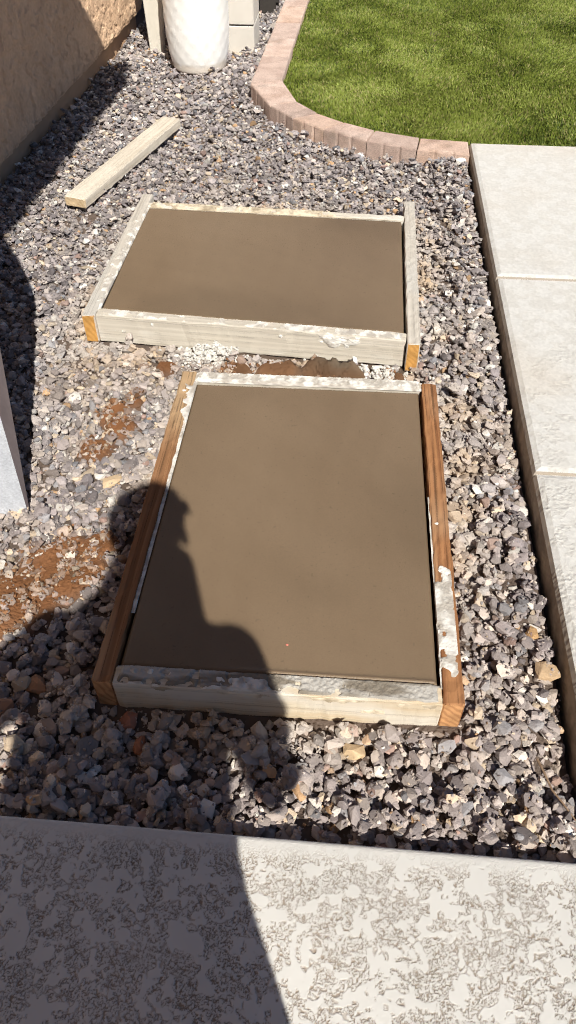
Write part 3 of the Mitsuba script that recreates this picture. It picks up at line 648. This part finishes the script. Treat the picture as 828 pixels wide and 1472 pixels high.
# near stones larger than the far ones are drawn with more faces
x, y, r = scatter(60000, radius(0.0055, 0.0103, 0.021, 0.33), keep=sparse(0.72))
o = np.argsort(r + rng.normal(0, 0.004, len(r))); x, y, r = x[o], y[o], r[o]
far_rock = np.min(np.hypot(x[:, None] - rx, y[:, None] - ry) - 0.72 * rr_ - 0.55 * r[:, None], 1) > 0
x, y, r = x[far_rock], y[far_rock], r[far_rock]
z = deposit(x, y, r); S2 = (x, y, z, r)
x, y, r = scatter(1500, radius(0.009, 0.0128, 0.020, 0.22), keep=sparse(0.975), ylim=(PAV_Y, 3.3))
far_rock = np.min(np.hypot(x[:, None] - rx, y[:, None] - ry) - 0.8 * rr_ - 0.8 * r[:, None], 1) > 0
x, y, r = x[far_rock], y[far_rock], r[far_rock]
z = deposit(x, y, r); S3 = (x, y, z, r)
x, y, r = scatter(34000, radius(0.0015, 0.0036, 0.008, 0.35), ylim=(PAV_Y, 3.4)); 
cx_, cy_ = ((x - HX0) / CELL).astype(int), ((y - HY0) / CELL).astype(int)
S4 = (x, y, hm[cx_, cy_] + r * 0.3, r)
plank_poly = sg.LineString([(-1.017, 2.745), (-0.800, 3.535)]).buffer(0.046, cap_style='flat')
def under_plank(s):
    x, y, z, r = s
    hit = (shapely.distance(plank_poly, shapely.points(x, y)) < 0.8 * r) & (z + 0.55 * r > 0.018)
    return tuple(q[~hit] for q in s)
S1, S2, S3 = under_plank(S1), under_plank(S2), under_plank(S3)
xs_, ys_, rs_ = scatter(60000, radius(0.0015, 0.0036, 0.012, 0.5), ylim=(PAV_Y, 2.0))
kk = dirt_mask(xs_, ys_) > rng.uniform(0.15, 0.9, len(xs_)); xs_, ys_, rs_ = xs_[kk], ys_[kk], rs_[kk]
zs_ = hm[((xs_ - HX0) / CELL).astype(int), ((ys_ - HY0) / CELL).astype(int)] + rs_ * 0.1
soil_m, soil_c = build_stones(xs_, ys_, zs_, rs_, TPLF, 121, 0.9, col=np.where(rng.uniform(0, 1, (len(xs_), 1)) < 0.18, np.array([[0.42, 0.35, 0.28]]), np.array([[0.195, 0.100, 0.052]])) * rng.uniform(0.45, 1.5, (len(xs_), 1)))
add('soil_crumbs', soil_m, 'm_stone', 'crumbly red brown soil clods in the bare patches of the gravel', 'soil', kind='stuff', color=soil_c)
gm, gc = [], []
for s, seed, tilt in ((S1, 101, 0.4), (S2, 102, 0.36), (S3, 103, 0.3), (S4, 104, 0.8)):
    near = s[1] < 2.2
    for sel, tpl in ((near, TPL), (~near, TPLF)):
        if s is S4: tpl = TPLF
        if sel.sum():
            a, c = build_stones(*(q[sel] for q in s), tpl, seed, tilt)
            gm.append(a); gc.append(c)
add('gravel', trimesh.util.concatenate(gm), 'm_stone', 'loose crushed grey and pinkish gravel filling the bed around the slabs', 'gravel', kind='stuff', color=np.vstack(gc))
BIG = stone_templates(16, 26, 8, (0.55, 0.75))
for i, q in enumerate(ROCKS):
    v, f = BIG[i]
    a = rng.uniform(0, 6.28)
    R = np.array([[math.cos(a), -math.sin(a), 0], [math.sin(a), math.cos(a), 0], [0, 0, 1]])
    s = np.array([1, 1, 0.45 if 'flat' in q[4] else 0.9])
    P = (v * s) @ R.T * q[2] + np.array([q[0], q[1], rz[i] + 0.004])
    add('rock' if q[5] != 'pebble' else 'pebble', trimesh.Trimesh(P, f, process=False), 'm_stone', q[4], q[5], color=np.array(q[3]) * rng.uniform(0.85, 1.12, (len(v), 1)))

# crumbs of dry white mortar between the two forms
cx, cy = [], []
for (a, b, sx, sy, n) in ((-0.41, 1.870, 0.034, 0.026, 420), (-0.35, 1.875, 0.035, 0.013, 160), (0.085, 1.835, 0.035, 0.018, 200), (-0.05, 1.83, 0.09, 0.02, 60), (0.15, 1.80, 0.04, 0.02, 110)):
    cx.append(rng.normal(a, sx, n)); cy.append(rng.normal(b, sy, n))
x, y = np.concatenate(cx), np.concatenate(cy); r = np.clip(0.0042 * np.exp(rng.normal(0, 0.5, len(x))), 0.0015, 0.013)
ok = shapely.contains_xy(allowed, x, y) & (shapely.distance(up_form, shapely.points(x, y)) > 0.8 * r) & (shapely.distance(near_form, shapely.points(x, y)) > 0.8 * r)
x, y, r = x[ok], y[ok], r[ok]
z = deposit(x, y, r)
cm, cc = build_stones(x, y, z, r, TPL, 111, 0.8, col=np.array([0.66, 0.645, 0.62]) * rng.uniform(0.75, 1.15, (len(x), 1)))
add('mortar_crumbs', cm, 'm_stone', 'crumbs of dried white mortar heaped in the gap between the two forms', 'mortar', kind='stuff', color=cc)

# twig, petal
tp = np.array([(0.392, 0.668), (0.400, 0.640), (0.410, 0.612), (0.424, 0.588), (0.445, 0.556)])
tz = [hm[int((a - HX0) / CELL), int((b - HY0) / CELL)] + 0.006 for a, b in tp]
rings = []
for i, (a, b) in enumerate(tp):
    r = [0.0024, 0.0021, 0.0019, 0.0017, 0.0011][i]
    rings.append(np.array([(a + r * math.cos(t) * 0.9, b + r * math.cos(t) * 0.43, max(tz) + (0.004 if i % 2 else 0) + r * math.sin(t)) for t in np.linspace(0, 2 * math.pi, 8)[:-1]]))
add('twig', loft(rings), 'm_twig', 'thin dry brown twig lying on the gravel at lower right', 'twig', smooth=50)
pt = trimesh.creation.icosphere(2, 0.0028); pt.vertices *= [1, 0.8, 0.35]; pt.apply_translation((-0.071, 0.849, 0.0720))
add('petal', pt, 'm_petal', 'tiny red petal lying on the nearer wet slab', 'petal', smooth=True)

# ---------------------------------------------------------------- the person taking the picture (just behind the camera)
def sph(p, r, n=20):
    return m3.Manifold.sphere(r, n).translate([float(q) for q in p])
def chain(joints):
    out = m3.Manifold()
    for (p, r), (q, s) in zip(joints[:-1], joints[1:]):
        out = out + m3.Manifold.batch_hull([sph(p, r), sph(q, s)])
    return out
def hull(*js): return m3.Manifold.batch_hull([sph(p, r) for p, r in js])
def soft(man, edge, it=10):
    m = man.refine_to_length(edge).to_mesh()
    t = trimesh.Trimesh(m.vert_properties[:, :3], m.tri_verts, process=True)
    trimesh.smoothing.filter_taubin(t, iterations=it)
    return t
A = np.array
U = np.cross(np.cross(FWD, [0, 0, 1]), FWD); U /= np.linalg.norm(U)
Rt = np.cross(FWD, U)
ph = CAM - U * 0.055 - FWD * 0.010
hipc, chest, neck, head = A([-0.030, -0.36, 0.95]), A([0.02, -0.36, 1.25]), A([0.062, -0.30, 1.41]), A([0.064, -0.205, 1.545])
shR, shL, elR, elL = A([0.225, -0.345, 1.34]), A([-0.135, -0.345, 1.335]), A([0.240, -0.315, 1.035]), A([-0.300, -0.29, 1.10])
wrR, wrL = ph + Rt * 0.066 - U * 0.100 - FWD * 0.045, ph - Rt * 0.066 - U * 0.095 - FWD * 0.045
knR, knL, anR, anL = A([0.085, -0.33, 0.52]), A([-0.135, -0.33, 0.52]), A([0.095, -0.38, 0.165]), A([-0.165, -0.38, 0.165])
body = hull((hipc + [0.09, 0, 0], 0.10), (hipc - [0.09, 0, 0], 0.10), (chest + [0.08, 0, 0], 0.10), (chest - [0.08, 0, 0], 0.10))
body += hull((chest + [0.08, 0, 0], 0.10), (chest - [0.08, 0, 0], 0.10), (shR - [0.03, 0, 0.01], 0.062), (shL + [0.03, 0, -0.01], 0.062), (neck - [0, 0.02, 0.03], 0.06))
body += chain([(neck - [0, 0.02, 0.03], 0.062), (neck, 0.056), (head - [0, 0.02, 0.05], 0.058)])
body += hull((head + [0, -0.015, 0.035], 0.078), (head + [0.004, 0.03, 0.0], 0.068), (head + [0.006, 0.045, -0.075], 0.036), (head + [0, -0.03, 0.0], 0.075))
fd = A([0.02, 0.88, -0.47]); fd /= np.linalg.norm(fd); rt = np.cross(fd, [0, 0, 1]); rt /= np.linalg.norm(rt)
body += hull((head + fd * 0.098 + [0, 0, 0.0], 0.008), (head + fd * 0.112 - [0, 0, 0.026], 0.012), (head + fd * 0.085 - [0, 0, 0.02], 0.018))
body += hull((head + fd * 0.085 + rt * 0.018 - [0, 0, 0.062], 0.008), (head + fd * 0.085 - rt * 0.018 - [0, 0, 0.062], 0.008))
for s in (-1, 1):
    body += hull((head + rt * s * 0.080 + [0, -0.01, 0.012], 0.010), (head + rt * s * 0.082 + [0, -0.012, -0.022], 0.008), (head + rt * s * 0.076 + [0, 0.004, -0.01], 0.009))
for sh, el, wr in ((shR, elR, wrR), (shL, elL, wrL)):
    body += chain([(sh, 0.055), ((sh + el) / 2, 0.046), (el, 0.039)]) + chain([(el, 0.039), (el * 0.65 + wr * 0.35 - A([0, 0.01, 0.02]), 0.038), (wr, 0.025)])
for s, hj, kn, an in ((1, hipc + [0.095, 0, -0.03], knR, anR), (-1, hipc - [0.095, 0, 0.03], knL, anL)):
    body += chain([(hj, 0.092), ((hj + kn) / 2, 0.078), (kn, 0.056)]) + chain([(kn, 0.056), (kn * 0.65 + an * 0.35, 0.056), (an, 0.036)]) + hull((an - [0, 0.02, 0.045], 0.034), (an + [0.01 * s, 0.12, -0.05], 0.030), (an, 0.036))
# hands: palm at the lower side of the phone, four fingers across its back, thumb on the screen side
for s, wr in ((1, wrR), (-1, wrL)):
    e = Rt * s
    pc_ = ph + e * 0.055 - U * 0.045 - FWD * 0.014
    body += hull((wr, 0.024), (pc_ - U * 0.034 - FWD * 0.012, 0.016), (pc_ + U * 0.030, 0.012), (pc_ + U * 0.024 - FWD * 0.012, 0.013))
    for j in range(4):
        b0 = pc_ + U * (0.030 - 0.020 * j) + FWD * 0.004
        l = (0.9, 1.0, 0.95, 0.75)[j]
        k1 = b0 - e * 0.012 * l + FWD * 0.016
        k2 = b0 - e * 0.034 * l + FWD * 0.0205 - U * 0.003
        k3 = b0 - e * 0.052 * l + FWD * 0.0185 - U * 0.005
        body += chain([(b0, 0.0092), (k1, 0.0088), (k2, 0.008), (k3, 0.007)])
    th0 = pc_ - U * 0.012 - FWD * 0.014
    body += chain([(th0, 0.014), (th0 + U * 0.028 - e * 0.010 - FWD * 0.008, 0.0105), (th0 + U * 0.052 - e * 0.026 - FWD * 0.003, 0.0085)])
tag('person', 'person in dark shirt and cap holding a phone, seen by the shadow on the slab', 'person')
add('person__body', soft(body, 0.008, 8), 'm_skin', smooth=True)
shirt = hull((hipc + [0.085, 0, 0.02], 0.112), (hipc - [0.095, 0, -0.02], 0.115), (chest + [0.085, 0, 0], 0.112), (chest - [0.085, 0, 0], 0.112))
shirt += hull((chest + [0.085, 0, 0], 0.112), (chest - [0.085, 0, 0], 0.112), (shR - [0.03, 0, 0.01], 0.070), (shL + [0.03, 0, -0.01], 0.070), (neck - [0, 0.03, 0.055], 0.062))
for sh, el in ((shR, elR), (shL, elL)):
    shirt += chain([(sh, 0.066), (sh * 0.45 + el * 0.55, 0.066)])
shirt += chain([(elR + [0, 0, 0.12], 0.064), (elR + [0, 0.005, 0.02], 0.052)]) + chain([(shL * 0.4 + elL * 0.6, 0.062), (elL, 0.055)])
shirt += chain([(neck + [-0.035, 0.055, 0.045], 0.052), (neck + [0.035, 0.055, 0.045], 0.052)]) + hull((neck + [-0.04, 0.05, 0.03], 0.055), (neck + [0.045, 0.05, 0.06], 0.056), (neck + [0.05, -0.03, -0.05], 0.075), (neck + [-0.06, -0.03, -0.05], 0.075))
add('person__shirt', soft(shirt, 0.014, 10), 'm_shirt', 'dark long sleeved shirt', smooth=True)
shorts = hull((hipc + [0.075, 0, -0.06], 0.118), (hipc - [0.09, 0, 0.06], 0.120), (hipc + [0.085, 0, 0.02], 0.104), (hipc - [0.09, 0, -0.02], 0.108))
for s, kn in ((1, knR), (-1, knL)):
    shorts += chain([(hipc + [0.082 * s, 0, -0.08], 0.110), (kn + [0.006 * s, -0.005, 0.09], 0.092)])
add('person__shorts', soft(shorts, 0.014, 10), 'm_shorts', 'loose brown shorts', smooth=True)
cap = hull((head + [0, -0.018, 0.040], 0.088), (head + [0.004, 0.020, 0.026], 0.080), (head + [0, -0.03, 0.02], 0.083))
cut = m3.Manifold.cube([1, 1, 1], True).translate([float(head[0]), float(head[1]), float(head[2]) - 0.5 + 0.012])
cap = cap - cut
cap += hull((head + fd * 0.165 + rt * 0.045 + [0, 0, 0.014], 0.004), (head + fd * 0.165 - rt * 0.045 + [0, 0, 0.014], 0.004), (head + fd * 0.07 + rt * 0.08 + [0, 0, 0.026], 0.004), (head + fd * 0.07 - rt * 0.08 + [0, 0, 0.026], 0.004), (head + fd * 0.185 + [0, 0, 0.010], 0.004))
add('person__cap', soft(cap, 0.008, 4), 'm_cap', smooth=40)
for s, an in ((1, anR), (-1, anL)):
    sh_ = hull((an - [0, 0.03, 0.042], 0.042), (an + [0.012 * s, 0.13, -0.052], 0.034), (an + [0.004 * s, 0.05, -0.02], 0.042), (an + [0, 0, 0.005], 0.044))
    lo = m3.Manifold.cube([1, 1, 1], True).translate([float(an[0]), float(an[1]), CONC_Z - 0.5 + 0.001])
    add('person__shoe', soft(sh_ - lo, 0.01, 3), 'm_shoe', smooth=40)
# phone
pm4 = np.eye(4); pm4[:3, 0], pm4[:3, 1], pm4[:3, 2], pm4[:3, 3] = Rt, U, FWD, ph
pb = box(-0.0365, 0.0365, -0.074, 0.074, -0.0045, 0.0040, 0.003); pb.apply_transform(pm4)
tag('phone', 'black phone held in both hands of the photographer', 'phone')
add('phone__case', pb, 'm_black')
sc = box(-0.034, 0.034, -0.071, 0.071, -0.0056, -0.0046, 0.0003); sc.apply_transform(pm4)
add('phone__screen', sc, 'm_black')
